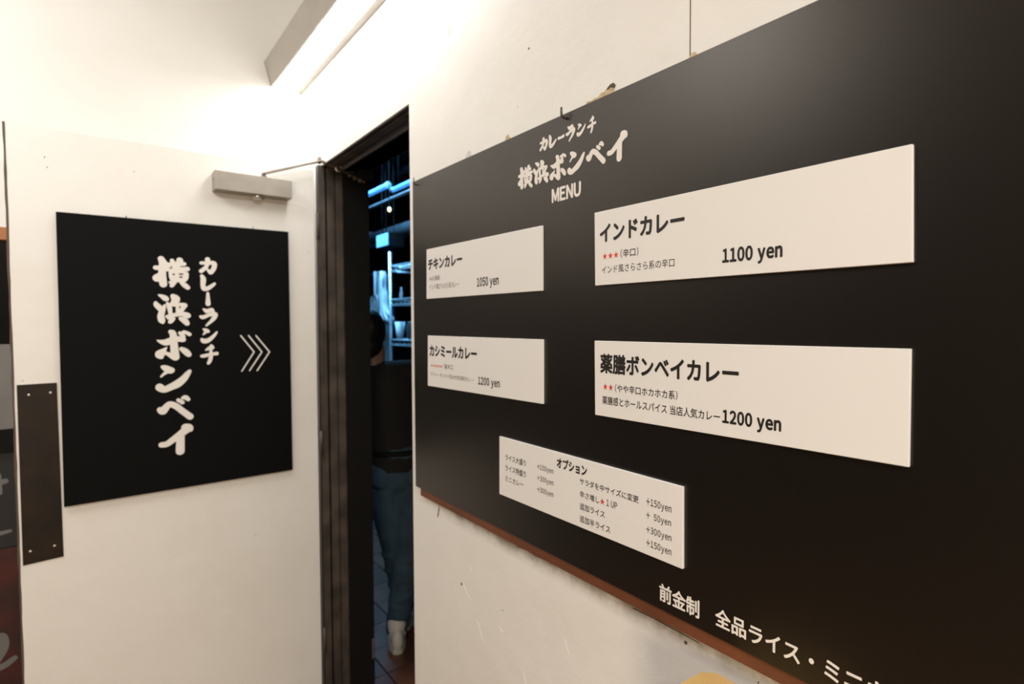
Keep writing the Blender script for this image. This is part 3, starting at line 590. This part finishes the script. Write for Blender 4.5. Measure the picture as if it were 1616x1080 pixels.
# shell: left flank, top, right flank and lips as one folded sheet
sheet = [(-0.093,2.4205),(-0.1005,2.4205),(-0.1250,2.507),(0.0148,2.530),(0.0148,2.4230),(0.0128,2.4185),(-0.0075,2.4200),(-0.0075,2.429),(0.010,2.434),(0.010,2.525),(-0.120,2.503),(-0.0975,2.426),(-0.092,2.426)]
add_prism(bm, sheet, 'x', LX0, LX1); under(lp, obj('housing', bm, 'housing'))
for x in (LX0, LX1-0.004):
    bm = bmesh.new(); add_prism(bm, [(-0.1005,2.4205),(-0.1250,2.507),(0.0148,2.530),(0.0148,2.4270),(-0.02,2.4225)], 'x', x, x+0.004); under(lp, obj('end_cap', bm, 'housing'))
bm = bmesh.new(); add_prism(bm, [(-0.0925,2.4225),(-0.0080,2.4245),(-0.0080,2.4285),(-0.0925,2.4265)], 'x', LX0+0.006, LX1-0.006); under(lp, obj('diffuser', bm, 'diffuser'))

# ------------------------------------------------------------------ menu board
bd = empty('menu_board', (1.4, 0, 1.07)); tag(bd, 'large black menu board with white lettering on the white wall', 'menu board')
BX0, BX1, BZ0, BZ1 = 0.7762, 2.06, 1.0695, 1.8665
bm = bmesh.new(); add_box(bm, BX0, BX1, 0.0, 0.003, BZ0, BZ1, 0.0004); under(bd, obj('panel', bm, 'board'))
bm = bmesh.new(); add_box(bm, 0.798, BX1-0.02, 0.003, WY, 1.0495, 1.82, 0.0005); bk = under(bd, obj('backing_board', bm, 'wood')); bk['label'] = 'reddish brown wooden backing strip'
for e in TEXTS['board']: text(*e[:6], -0.0004, e[6], e[7], e[8], bd)

def glyph_bounds(strokes):
    xs = []; zs = []
    for s in strokes:
        for x, z, r in (catmull([tuple(p) for p in s]) if len(s) > 2 else s):
            xs += [x-r, x+r]; zs += [z-r, z+r]
    return min(xs), max(xs), min(zs), max(zs)
GLYPHS['dashh'] = [[(0.0, 0.004, 0.0030), (0.010, 0.0038, 0.0024), (0.020, 0.0048, 0.0032)]]
NAMES = {'yoko': 1, 'hama': 1}
for n, x0, x1, z0, z1 in LOGO:
    a, b2, c, d = glyph_bounds(GLYPHS[n]); sx, sz = (x1-x0)/(b2-a), (z1-z0)/(d-c)
    bm = bmesh.new()
    brush_strokes(bm, GLYPHS[n], lambda x, z, l: (x0+(x-a)*sx, -l, z0+(z-c)*sz), 0.0003)
    under(bd, obj('brush_character', bm, 'white'))

CARD_LABELS = {
 'chicken': 'white menu card priced 1050 yen, upper left on the black board',
 'kashmir': 'white menu card with five red stars, below the 1050 yen card',
 'indian': 'white menu card with three red stars priced 1100 yen, upper right',
 'medicinal': 'white menu card with two red stars priced 1200 yen, right',
 'option': 'white options card with two columns of yen prices, lowest on the board'}
for k, cn in CARDS.items():
    root = empty('menu_card', ((cn[0][0]+cn[1][0])/2, -0.0025, cn[3][1]))
    tag(root, CARD_LABELS[k], 'menu card', 'white menu cards on the board')
    bm = bmesh.new(); add_prism(bm, [(x, z) for x, z in cn], 'y', -0.005, -0.0002)
    bmesh.ops.bevel(bm, geom=list(bm.edges), offset=0.0005, segments=1, affect='EDGES')
    under(root, obj('card_sheet', bm, 'card'))
    for e in TEXTS[k]: text(*e[:6], -0.0053, e[6], e[7], e[8], root)

# nails that hold the board
def nail(x, z, label, r=0.0016):
    b = bmesh.new()
    add_tube(b, [(x, WY+0.01, z-0.002), (x, -0.006, z-0.004), (x, -0.0105, z-0.001), (x, -0.011, z+0.006), (x-0.0005, -0.0105, z+0.013)], [r, r, r*1.05, r, r*.8], 10)
    o = obj('hook_nail', b, 'nail', None, True, (x, WY, z)); tag(o, label, 'nail', 'nails along the board edge')
nail(0.805, 1.8575, 'small bent nail at the left end of the black board top edge')
nail(1.3655, 1.8615, 'bent steel nail on the black board top edge above the brush lettering', 0.0022)

# ------------------------------------------------------------------ black sign on the door
sg = empty('door_sign', (0.012, -0.43, 0.966)); tag(sg, 'black rectangular sign with white vertical brush lettering on the open door', 'sign')
bm = bmesh.new(); add_prism(bm, [SIGN[0], SIGN[1], SIGN[2], SIGN[3]], 'x', 0.0085, 0.0135); under(sg, obj('panel', bm, 'sign'))
wbox(sg, 'backing_board', 0.0, 0.0085, -0.72, -0.14, 1.0, 1.80, 'foam')
DOOR_GL = ['yoko', 'hama', 'bo', 'n', 'be', 'i', 'ka', 're', 'dash', 'ra', 'nn', 'chi']
for n in DOOR_GL:
    bm = bmesh.new(); brush_strokes(bm, GLYPHS[n], lambda y, z, l: (0.0135+l, y, z), 0.0003)
    under(sg, obj('brush_character', bm, 'white'))
for P in CHEVRONS:
    bm = bmesh.new(); brush_strokes(bm, [[(P[0][0], P[0][1], .0022), (P[1][0], P[1][1], .0022)], [(P[1][0], P[1][1], .0022), (P[2][0], P[2][1], .0022)]], lambda y, z, l: (0.0135+l, y, z), 0.0003)
    under(sg, obj('arrow_chevron', bm, 'white'))
for (y, z, lb) in ((-0.585, 1.829, 'tiny dark nail on the door sign top edge, left'), (-0.225, 1.830, 'tiny dark nail on the door sign top edge, right')):
    b = bmesh.new(); add_tube(b, [(0.0, y, z-0.001), (0.016, y, z-0.001), (0.018, y, z+0.004)], 0.0014, 8)
    tag(obj('sign_nail', b, 'nail', None, True, (0.0, y, z)), lb, 'nail', 'nails along the sign edge')

# ------------------------------------------------------------------ side window behind the door's free edge (left margin)
sw = empty('window_1', (SX, -1.27, 0)); tag(sw, 'dark glazed panel beyond the free edge of the white door', 'window', kind='structure')
wbox(sw, 'lintel', SX-0.03, SX+0.006, -2.65, -0.80, 1.762, 1.80, 'orange')
wbox(sw, 'side_post', SX-0.05, SX-0.0, -0.845, -0.80, 0, 1.762, 'black')
wbox(sw, 'side_post', SX-0.05, SX-0.0, -2.65, -2.60, 0, 1.762, 'black')
wbox(sw, 'window_pane', SX-0.034, SX-0.030, -2.60, -0.845, 1.44, 1.762, 'glass')
wbox(sw, 'grey_panel', SX-0.04, SX-0.022, -2.60, -0.845, 1.175, 1.44, 'greypanel')
wbox(sw, 'rail', SX-0.045, SX-0.010, -2.60, -0.845, 1.105, 1.175, 'black')
wbox(sw, 'backing', SX-0.05, SX-0.035, -2.60, -0.845, 0, 1.105, 'black')
ps = empty('poster', (SX-0.03, -1.27, 0.3)); tag(ps, 'dark poster with grey brush marks behind the door edge, lower left', 'poster')
wbox(ps, 'sheet', SX-0.034, SX-0.031, -1.68, -0.85, 0.80, 1.10, 'poster')
wbox(ps, 'sheet', SX-0.034, SX-0.031, -1.68, -0.85, 0.25, 0.797, 'posterred')
def mark(strokes):
    bm = bmesh.new(); brush_strokes(bm, strokes, lambda y, z, l: (SX-0.031+l, y, z), 0.0004)
    under(ps, obj('brush_mark', bm, 'brushgrey'))
mark([[(-0.975,1.05,.012),(-0.945,1.085,.010),(-0.93,1.04,.010),(-0.945,0.985,.010)],[(-0.99,1.0,.009),(-0.94,1.005,.009),(-0.907,1.01,.008)],[(-0.925,1.03,.009),(-0.922,0.975,.008)]])
mark([[(-0.985,0.44,.008),(-0.96,0.50,.010),(-0.93,0.52,.012),(-0.925,0.48,.012),(-0.96,0.42,.011)],[(-0.96,0.42,.011),(-0.925,0.425,.010),(-0.90,0.44,.008)]])
mark([[(-0.985,0.84,.006),(-0.94,0.845,.007),(-0.90,0.85,.005)]])
tag(box('wall_passage', -1.9, -1.8, -3.0, WY, 0, 2.9, 'kwall'), 'dark wall of the passage beyond the side window', 'wall', kind='structure')
bl = empty('blue_lamp', (-0.62, -0.93, 1.45)); tag(bl, 'small blue glowing lamp seen dimly past the door edge', 'lamp')
for (y, z, r) in ((-1.02, 1.465, .016), (-1.06, 1.445, .020), (-1.01, 1.60, .008)):
    b = bmesh.new(); add_ball(b, (-0.62, y, z), r, seg=12); under(bl, obj('bulb', b, 'bluepanel', None, True))
wbox(bl, 'bracket', -0.70, -0.62, -1.12, -0.98, 1.40, 1.425, 'black')

# ------------------------------------------------------------------ kitchen things
rk = empty('wire_rack', (-1.55, 1.42, 0)); tag(rk, 'chrome wire shelving rack lit blue inside the kitchen', 'shelf')
RX0, RX1, RY0, RY1 = -2.0, -1.08, 1.2, 1.62
for x in (RX0, RX1):
    for y in (RY0, RY1):
        b = bmesh.new(); add_tube(b, [(x, y, 0.0), (x, y, 2.06)], 0.013, 12)
        for k in range(14): add_tube(b, [(x, y, 0.3+k*0.12), (x, y, 0.304+k*0.12)], 0.0145, 12)
        under(rk, obj('post', b, 'chrome', None, True))
for z in (1.93, 1.667, 1.3525, 0.95, 0.35):
    b = bmesh.new()
    for dz in (-0.022, 0.018):
        for y in (RY0, RY1): add_tube(b, [(RX0, y, z+dz), (RX1, y, z+dz)], 0.006, 8)
        for x in (RX0, RX1): add_tube(b, [(x, RY0, z+dz), (x, RY1, z+dz)], 0.006, 8)
    for y in (RY0, RY1):
        n = 24
        pts = [(RX0 + (RX1-RX0)*i/n, y, z + (-0.022 if i % 2 else 0.018)) for i in range(n+1)]
        add_tube(b, pts, 0.0035, 6)
    for i in range(1, 30):
        x = RX0 + (RX1-RX0)*i/30; add_tube(b, [(x, RY0, z+0.022), (x, RY1, z+0.022)], 0.0022, 5)
    under(rk, obj('wire_shelf', b, 'chrome', None, True))
b = bmesh.new(); add_lathe(b, [(0.024,0),(0.026,0.004),(0.040,0.135),(0.037,0.135),(0.023,0.006)], (-1.915, 1.24, 1.3775), 'z', 24)
tag(obj('cup', b, 'plastic', None, True, (-1.915, 1.24, 1.3775)), 'white tapered cup on the lowest lit shelf of the wire rack', 'cup')
b = bmesh.new(); add_lathe(b, [(0.055,0),(0.06,0.01),(0.06,0.10),(0.05,0.12),(0.05,0.135),(0.02,0.138)], (-1.79, 1.30, 1.3775), 'z', 24)
tag(obj('jar', b, 'duct', None, True, (-1.79, 1.30, 1.3775)), 'dull grey jar beside the white cup on the wire rack', 'jar')
b = bmesh.new(); add_lathe(b, [(0.012,0),(0.013,0.01),(0.013,0.05),(0.006,0.065),(0.006,0.09),(0.003,0.092)], (-1.93, 1.26, 1.692), 'z', 16)
tag(obj('bottle', b, 'plastic', None, True, (-1.93, 1.26, 1.692)), 'small pale bottle on the middle lit shelf', 'bottle')
for (x, h, lb) in ((-1.75, 0.16, 'dark carton on the upper middle rack shelf, left'), (-1.45, 0.19, 'dark carton on the upper middle rack shelf, right')):
    o = empty('carton', (x, 1.42, 1.692)); tag(o, lb, 'box', 'cartons on the wire rack')
    wbox(o, 'body', x-0.11, x+0.11, 1.30, 1.56, 1.692, 1.692+h, 'black', bevel=0.002)
    wbox(o, 'tape', x-0.025, x+0.025, 1.299, 1.561, 1.692+h-0.002, 1.692+h+0.001, 'kwall')
# ducts, tubes and light box overhead
def rod(name, x0, x1, y, z, r, m, label, cat, ends='duct', group=None):
    o = empty(name, ((x0+x1)/2, y, z)); tag(o, label, cat, group)
    b = bmesh.new(); add_tube(b, [(x0, y, z), (x1, y, z)], r, 20); under(o, obj('tube', b, m, None, True))
    for x in (x0, x1):
        b = bmesh.new(); add_tube(b, [(x-0.012, y, z), (x+0.012, y, z)], r*1.25, 20); under(o, obj('end_collar', b, ends, None, True))
    for x in (x0+0.1, x1-0.1):
        b = bmesh.new(); add_tube(b, [(x, y, z+r*.5), (x, y, 3.0)], 0.004, 8); under(o, obj('hanger', b, 'black', None, True))
rod('tube_lamp', -2.75, -2.02, 1.2, 2.586, 0.020, 'bluetube', 'blue glowing tube lamp high in the kitchen, left of the rack', 'lamp', 'bluepanel', 'blue tube lamps')
rod('tube_lamp', -1.93, -1.20, 1.2, 2.530, 0.018, 'bluetube', 'blue glowing tube lamp high in the kitchen, right end cut off', 'lamp', 'duct', 'blue tube lamps')
rod('steel_pipe', -2.9, -0.6, 1.2, 2.468, 0.014, 'duct', 'thin steel pipe below the blue tube lamps', 'pipe')
rod('steel_duct', -3.0, -0.4, 1.47, 2.300, 0.060, 'duct', 'round galvanised duct lit blue above the rack', 'duct')
rod('steel_duct', -3.6, -2.2, 1.7, 2.95, 0.04, 'duct', 'galvanised duct high behind the blue tube lamps', 'duct')
lb_ = empty('light_box', (-2.15, 1.25, 2.05)); tag(lb_, 'bright blue light box hanging beside the rack top', 'light box')
bm = bmesh.new(); add_box(bm, -2.262, -2.03, 1.205, 1.34, 2.115, 2.225, 0.003); under(lb_, obj('case', bm, 'black'))
bm = bmesh.new(); add_box(bm, -2.255, -2.037, 1.199, 1.206, 2.122, 2.218, 0.002); under(lb_, obj('lit_face', bm, 'bluepanel'))
for x in (-2.22, -2.07):
    b = bmesh.new(); add_tube(b, [(x, 1.27, 2.22), (x, 1.27, 3.0)], 0.005, 8); under(lb_, obj('hanger', b, 'black'))
pd = empty('pendant_bulb', (-1.868, 1.2, 2.30)); tag(pd, 'tiny warm pendant bulb above the rack', 'lamp')
b = bmesh.new(); add_ball(b, (-1.868, 1.14, 2.365), 0.012, (1,1,1.5), seg=14); under(pd, obj('bulb', b, 'bulb', None, True))
b = bmesh.new(); add_tube(b, [(-1.868, 1.14, 2.385), (-1.868, 1.14, 3.0)], 0.003, 8); under(pd, obj('cord', b, 'black'))
b = bmesh.new(); add_tube(b, [(-1.868, 1.14, 2.376), (-1.868, 1.14, 2.40)], 0.008, 10); under(pd, obj('socket', b, 'black'))
# counter and hanging cloths left of the rack
ct = empty('kitchen_counter', (-2.6, 1.45, 0)); tag(ct, 'dark kitchen counter left of the wire rack', 'counter')
wbox(ct, 'worktop', -3.4, -2.04, 1.2, 1.8, 1.06, 1.10, 'duct', bevel=0.003)
wbox(ct, 'body', -3.38, -2.06, 1.24, 1.78, 0.0, 1.06, 'kwall')
for i in range(3): wbox(ct, 'door', -3.36+i*0.43, -2.95+i*0.43, 1.225, 1.24, 0.10, 1.02, 'black', bevel=0.002)
def cloth(name, pts, y, folds, m, label, cat, th=0.012):
    """hanging cloth: outline top to bottom as (x_left, x_right, z) rows with vertical folds"""
    b = bmesh.new(); n = 20; front = []; back = []
    for (xl, xr, z) in pts:
        front.append([b.verts.new((xl+(xr-xl)*i/n, y + 0.018*math.sin(i/n*folds*2*PI + z*3), z)) for i in range(n+1)])
        back.append([b.verts.new((xl+(xr-xl)*i/n, y + th + 0.018*math.sin(i/n*folds*2*PI + z*3), z)) for i in range(n+1)])
    for G in (front, back):
        for r0, r1 in zip(G, G[1:]):
            for i in range(n): b.faces.new((r0[i], r0[i+1], r1[i+1], r1[i]))
    for r0, r1, s0, s1 in zip(front, front[1:], back, back[1:]):
        b.faces.new((r0[0], r1[0], s1[0], s0[0])); b.faces.new((r0[n], r1[n], s1[n], s0[n]))
    for i in range(n):
        b.faces.new((front[0][i], front[0][i+1], back[0][i+1], back[0][i])); b.faces.new((front[-1][i], front[-1][i+1], back[-1][i+1], back[-1][i]))
    o = obj(name, b, m, None, True, ((pts[0][0]+pts[0][1])/2, y, pts[0][2])); return tag(o, label, cat)
rail = empty('hanging_rail', (-2.4, 1.3, 1.93)); tag(rail, 'dark rail holding the cloths beside the rack', 'rail')
b = bmesh.new(); add_tube(b, [(-3.2, 1.30, 1.93), (-2.02, 1.30, 1.93)], 0.008, 10); under(rail, obj('bar', b, 'black', None, True))
for x in (-3.15, -2.36):
    b = bmesh.new(); add_tube(b, [(x, 1.30, 1.93), (x, 1.30, 3.0)], 0.006, 8); under(rail, obj('drop_rod', b, 'black', None, True))
cloth('apron', [(-2.50,-2.40,1.93),(-2.52,-2.32,1.88),(-2.53,-2.28,1.82),(-2.53,-2.27,1.70),(-2.52,-2.26,1.58),(-2.50,-2.27,1.48)], 1.345, 3, 'bluecloth', 'blue apron hanging left of the white cloth in the kitchen', 'apron')
cloth('towel', [(-2.262,-2.225,1.93),(-2.262,-2.21,1.85),(-2.255,-2.225,1.80),(-2.26,-2.19,1.76),(-2.26,-2.18,1.68),(-2.255,-2.16,1.62),(-2.26,-2.09,1.57),(-2.265,-2.03,1.54),(-2.25,-2.03,1.50)], 1.24, 2, 'whitecloth', 'bright white towel hanging beside the wire rack post', 'towel')
cloth('bag', [(-2.45,-2.43,1.945),(-2.45,-2.43,1.75),(-2.50,-2.40,1.735),(-2.52,-2.385,1.70),(-2.52,-2.38,1.62),(-2.52,-2.385,1.55),(-2.50,-2.40,1.53)], 1.268, 2, 'greycloth', 'grey bag hanging in front of the blue apron', 'bag', 0.026)
cloth('grey_towel', [(-2.24,-2.12,1.495),(-2.23,-2.13,1.40),(-2.25,-2.15,1.30),(-2.30,-2.14,1.20),(-2.34,-2.12,1.12),(-2.34,-2.12,1.105)], 1.26, 2, 'greypanel', 'grey towel hanging under the white towel over the counter', 'towel')

# ------------------------------------------------------------------ person seen from behind in the doorway
def capsule(b, a, c, ra, rc, sx=1.0, sy=1.0, n=7):
    a, c = Vector(a), Vector(c)
    for i in range(n+1):
        t = i/n; add_ball(b, a.lerp(c, t), ra+(rc-ra)*t, (sx, sy, 1), seg=14)
def fused(name, b, m, parent, voxel=0.008, smooth=6):
    me = bpy.data.meshes.new(name); b.to_mesh(me); b.free()
    me.materials.append(M_[m])
    o = bpy.data.objects.new(name, me); C.objects.link(o); o.parent = parent
    r = o.modifiers.new('fuse', 'REMESH'); r.mode = 'VOXEL'; r.voxel_size = voxel; r.use_smooth_shade = True
    s = o.modifiers.new('soften', 'SMOOTH'); s.factor = 0.5; s.iterations = smooth
    return o
pr = empty('person', (-0.292, 0.445, 0.0))
tag(pr, 'person in black T-shirt, blue jeans and white sneakers seen from behind in doorway', 'person')
pr.rotation_euler = (0, 0, math.radians(67.0))
J = dict(pel=(0.0,0,0.86), belly=(-0.02,0,1.0), chest=(-0.05,0.0,1.20), neck=(-0.10,0.005,1.33), head=(-0.125,0.03,1.452),
 ls=(-0.19,0.02,1.275), rs=(0.105,0,1.270), le=(-0.21,0.08,1.05), re=(0.200,-0.075,1.085), lw=(-0.14,0.22,0.98), rw=(0.128,-0.085,1.030),
 lh=(-0.07,0.0,0.83), rh=(0.07,0.0,0.83), lk=(-0.015,0.06,0.47), rk=(0.055,0.02,0.46), la=(0.03,0.13,0.10), ra=(-0.010,-0.035,0.085))
V = {k: Vector(v) for k, v in J.items()}
b = bmesh.new()
def torso(b, g):
    capsule(b, V['pel'], V['belly'], .105+g, .095+g, 1.35, .95)
    capsule(b, V['belly'], V['chest'], .095+g, .105+g, 1.35, .9)
    capsule(b, V['chest'], V['neck']+Vector((0,0,-.07)), .105+g, .06+g, 1.35, .85)
    for s in ('ls', 'rs'): capsule(b, V['chest']+Vector((0,0,.05)), V[s], .065+g, .048+g, 1, .95)
def arm(b, s, g, full=True):
    capsule(b, V[s+'s'], V[s+'e'], .046+g, .036+g)
    if full: capsule(b, V[s+'e'], V[s+'w'], .037, .025)
def leg(b, s, g, end='a'):
    capsule(b, V[s+'h'], V[s+'k'], .082+g, .056+g, n=12)
    capsule(b, V[s+'k'], V[s+'a'], .054+g, .036+g, n=12)
torso(b, 0)
capsule(b, V['neck']+Vector((0,0,-.06)), V['neck']+Vector((0,.01,.05)), .052, .05)
add_ball(b, V['head'], .086, (.88, 1.05, 1.22)); add_ball(b, V['head']+Vector((0,.03,-.045)), .06, (.92,1,1.1))
add_ball(b, V['head']+Vector((0,.098,-.012)), .014, (.9,1.2,1.6))
for s in (-1, 1): add_ball(b, V['head']+Vector((s*.078,-.002,-.01)), .022, (.35,.7,1.2))
for s in ('l', 'r'): arm(b, s, 0); leg(b, s, 0)
for s in ('l', 'r'): capsule(b, V[s+'a']+Vector((0,0,-.03)), V[s+'a']+Vector((0,.13,-.06)), .036, .024)
# hands: palm, four fingers of different length, thumb from the side of the palm
for s, d in (('l', Vector((.25,.9,-.35))), ('r', Vector((-.12,.9,-.35)))):
    d = d.normalized(); w = V[s+'w']; side = d.cross(Vector((0,0,1))).normalized() 
    side = (side - d*side.dot(d)).normalized(); nrm = d.cross(side)
    capsule(b, w, w+d*.075, .022, .026, n=5); capsule(b, w+d*.05+side*.018, w+d*.08+side*.022, .014, .013, n=3); capsule(b, w+d*.05-side*.018, w+d*.08-side*.024, .014, .013, n=3)
    for i, L in enumerate((.066, .076, .07, .055)):
        o0 = w + d*.085 + side*(.027 - i*.018); m1 = o0 + d*L*.5 + nrm*.006; m2 = m1 + d*L*.4 + nrm*.018
        capsule(b, o0, m1, .0088, .008, n=5); capsule(b, m1, m2, .008, .0068, n=4)
    t0 = w + d*.025 + side*.022; t1 = t0 + d*.03 + side*.024; capsule(b, t0, t1, .012, .010, n=4); capsule(b, t1, t1+d*.03+side*.006, .010, .008, n=4)
body = fused('body', b, 'skin', pr, 0.0055, 3)
b = bmesh.new(); torso(b, .014)
for s in ('l', 'r'): arm(b, s, .014, False)
# cut the sleeves above the elbow by keeping only the upper arm
sh = fused('t_shirt', b, 'shirt', pr, 0.009, 5)
b = bmesh.new(); capsule(b, V['pel']+Vector((0,0,.045)), V['pel']+Vector((0,0,-.05)), .112, .108, 1.35, 1.0)
for s in ('l', 'r'): leg(b, s, .016)
for s in ('l', 'r'):
    for i in range(9):   # creases round the shin and knee
        t = i/8; p = V[s+'k'].lerp(V[s+'a'], 0.05+.9*t); add_ball(b, p, (.072-.016*t) + .004*(i % 2), (1,1,.35), Matrix.Rotation(.25*(-1)**i, 4, 'Y'), 16)
jn = fused('jeans', b, 'jeans', pr, 0.008, 2)
b = bmesh.new()
add_tube(b, [V['pel']+Vector((.152*math.cos(a*PI/12), .113*math.sin(a*PI/12), .055)) for a in range(25)], 0.012, 8); obj('belt', b, 'black', pr, True)
for s, x in (('l', -.075), ('r', .075)):   # back pockets
    b = bmesh.new(); add_ball(b, V['pel']+Vector((x, -.082, -.055)), .05, (.95,.55,1.05)); o = obj('back_pocket', b, 'jeans', jn, True)
b = bmesh.new(); add_ball(b, V['head']+Vector((0,-.012,.016)), .092, (.9,1.02,1.10)); add_ball(b, V['head']+Vector((0,-.035,-.05)), .068, (.98,.85,1.15))
hr = fused('hair', b, 'hair', pr, 0.006, 3)
for s in (-1, 1):
    b = bmesh.new(); add_ball(b, V['head']+Vector((s*.032,.079,.005)), .011, seg=12); obj('eye', b, 'eye', pr, True)
b = bmesh.new(); add_ball(b, V['head']+Vector((0,.086,-.058)), .02, (1,.4,.35), seg=12); obj('mouth', b, 'lip', pr, True)
b = bmesh.new(); w = V['rw']; d = (V['rw']-V['re']).normalized(); u = d.orthogonal().normalized(); v2 = d.cross(u)
add_tube(b, [w - d*.01 + .030*(math.cos(a*PI/10)*u + math.sin(a*PI/10)*v2) for a in range(21)], .007, 8)
wt = obj('wristwatch', b, 'screw', pr, True); wt['label'] = 'silvery wristwatch'
for s in ('l', 'r'):
    a = V[s+'a']; z0 = 0.0 if s == 'r' else 0.012
    b = bmesh.new()
    P = [(-.058,.028,.050),(-.02,.036,.058),(.04,.040,.046),(.10,.042,.034),(.15,.038,.028),(.185,.024,.022)]
    for i in range(len(P)-1):
        for k in range(4):
            t = k/4; y, rx, rz = (P[i][j]+(P[i+1][j]-P[i][j])*t for j in range(3))
            add_ball(b, (a.x, a.y+y, z0+.018+rz*.75), 1.0, (rx, .026, rz), seg=12)
    capsule(b, (a.x, a.y-.01, z0+.07), (a.x, a.y-.012, z0+.115), .044, .046, n=3)
    so = fused('sneaker', b, 'shoe', pr, 0.006, 3)
    b = bmesh.new()
    outl = [(-.07,-.02),(-.078,0),(-.07,.02),(-.03,.036),(.04,.041),(.10,.047),(.16,.042),(.195,.024),(.205,0),(.195,-.022),(.16,-.04),(.10,-.044),(.04,-.04),(-.03,-.036)]
    add_prism(b, [(a.x+x, a.y+y) for y, x in outl], 'z', z0, z0+.024); obj('sole', b, 'sole', so)

# ------------------------------------------------------------------ cardboard box at the lower right, on a slim stand against the wall
st = empty('side_stand', (1.73, -0.07, 0)); tag(st, 'slim wooden stand under the kraft box by the wall', 'stand')
wbox(st, 'top', 1.63, 1.83, -0.15, 0.010, 0.77, 0.79, 'wood', bevel=0.002)
for x in (1.64, 1.80):
    for y in (-0.140, -0.020): wbox(st, 'leg', x, x+0.02, y, y+0.02, 0, 0.77, 'wood')
wbox(st, 'stretcher', 1.66, 1.80, -0.135, -0.125, 0.35, 0.38, 'wood')
bx = empty('kraft_box', (1.725, -0.07, 0.79)); tag(bx, 'plain tan kraft box against the wall, lower right', 'box')
KZ = 1.0295
bm = bmesh.new(); add_prism(bm, [(1.680,-0.017),(1.787,-0.017),(1.787,-0.120),(1.6615,-0.120),(1.667,-0.032)], 'z', 0.7905, KZ-0.001); bmesh.ops.bevel(bm, geom=list(bm.edges), offset=0.0015, segments=1, affect='EDGES'); under(bx, obj('body', bm, 'kraft'))
bm = bmesh.new(); add_prism(bm, [(1.678,-0.0145),(1.790,-0.0145),(1.790,-0.123),(1.6590,-0.123),(1.6645,-0.030)], 'z', KZ-0.03, KZ+0.0010); under(bx, obj('lid', bm, 'kraft'))
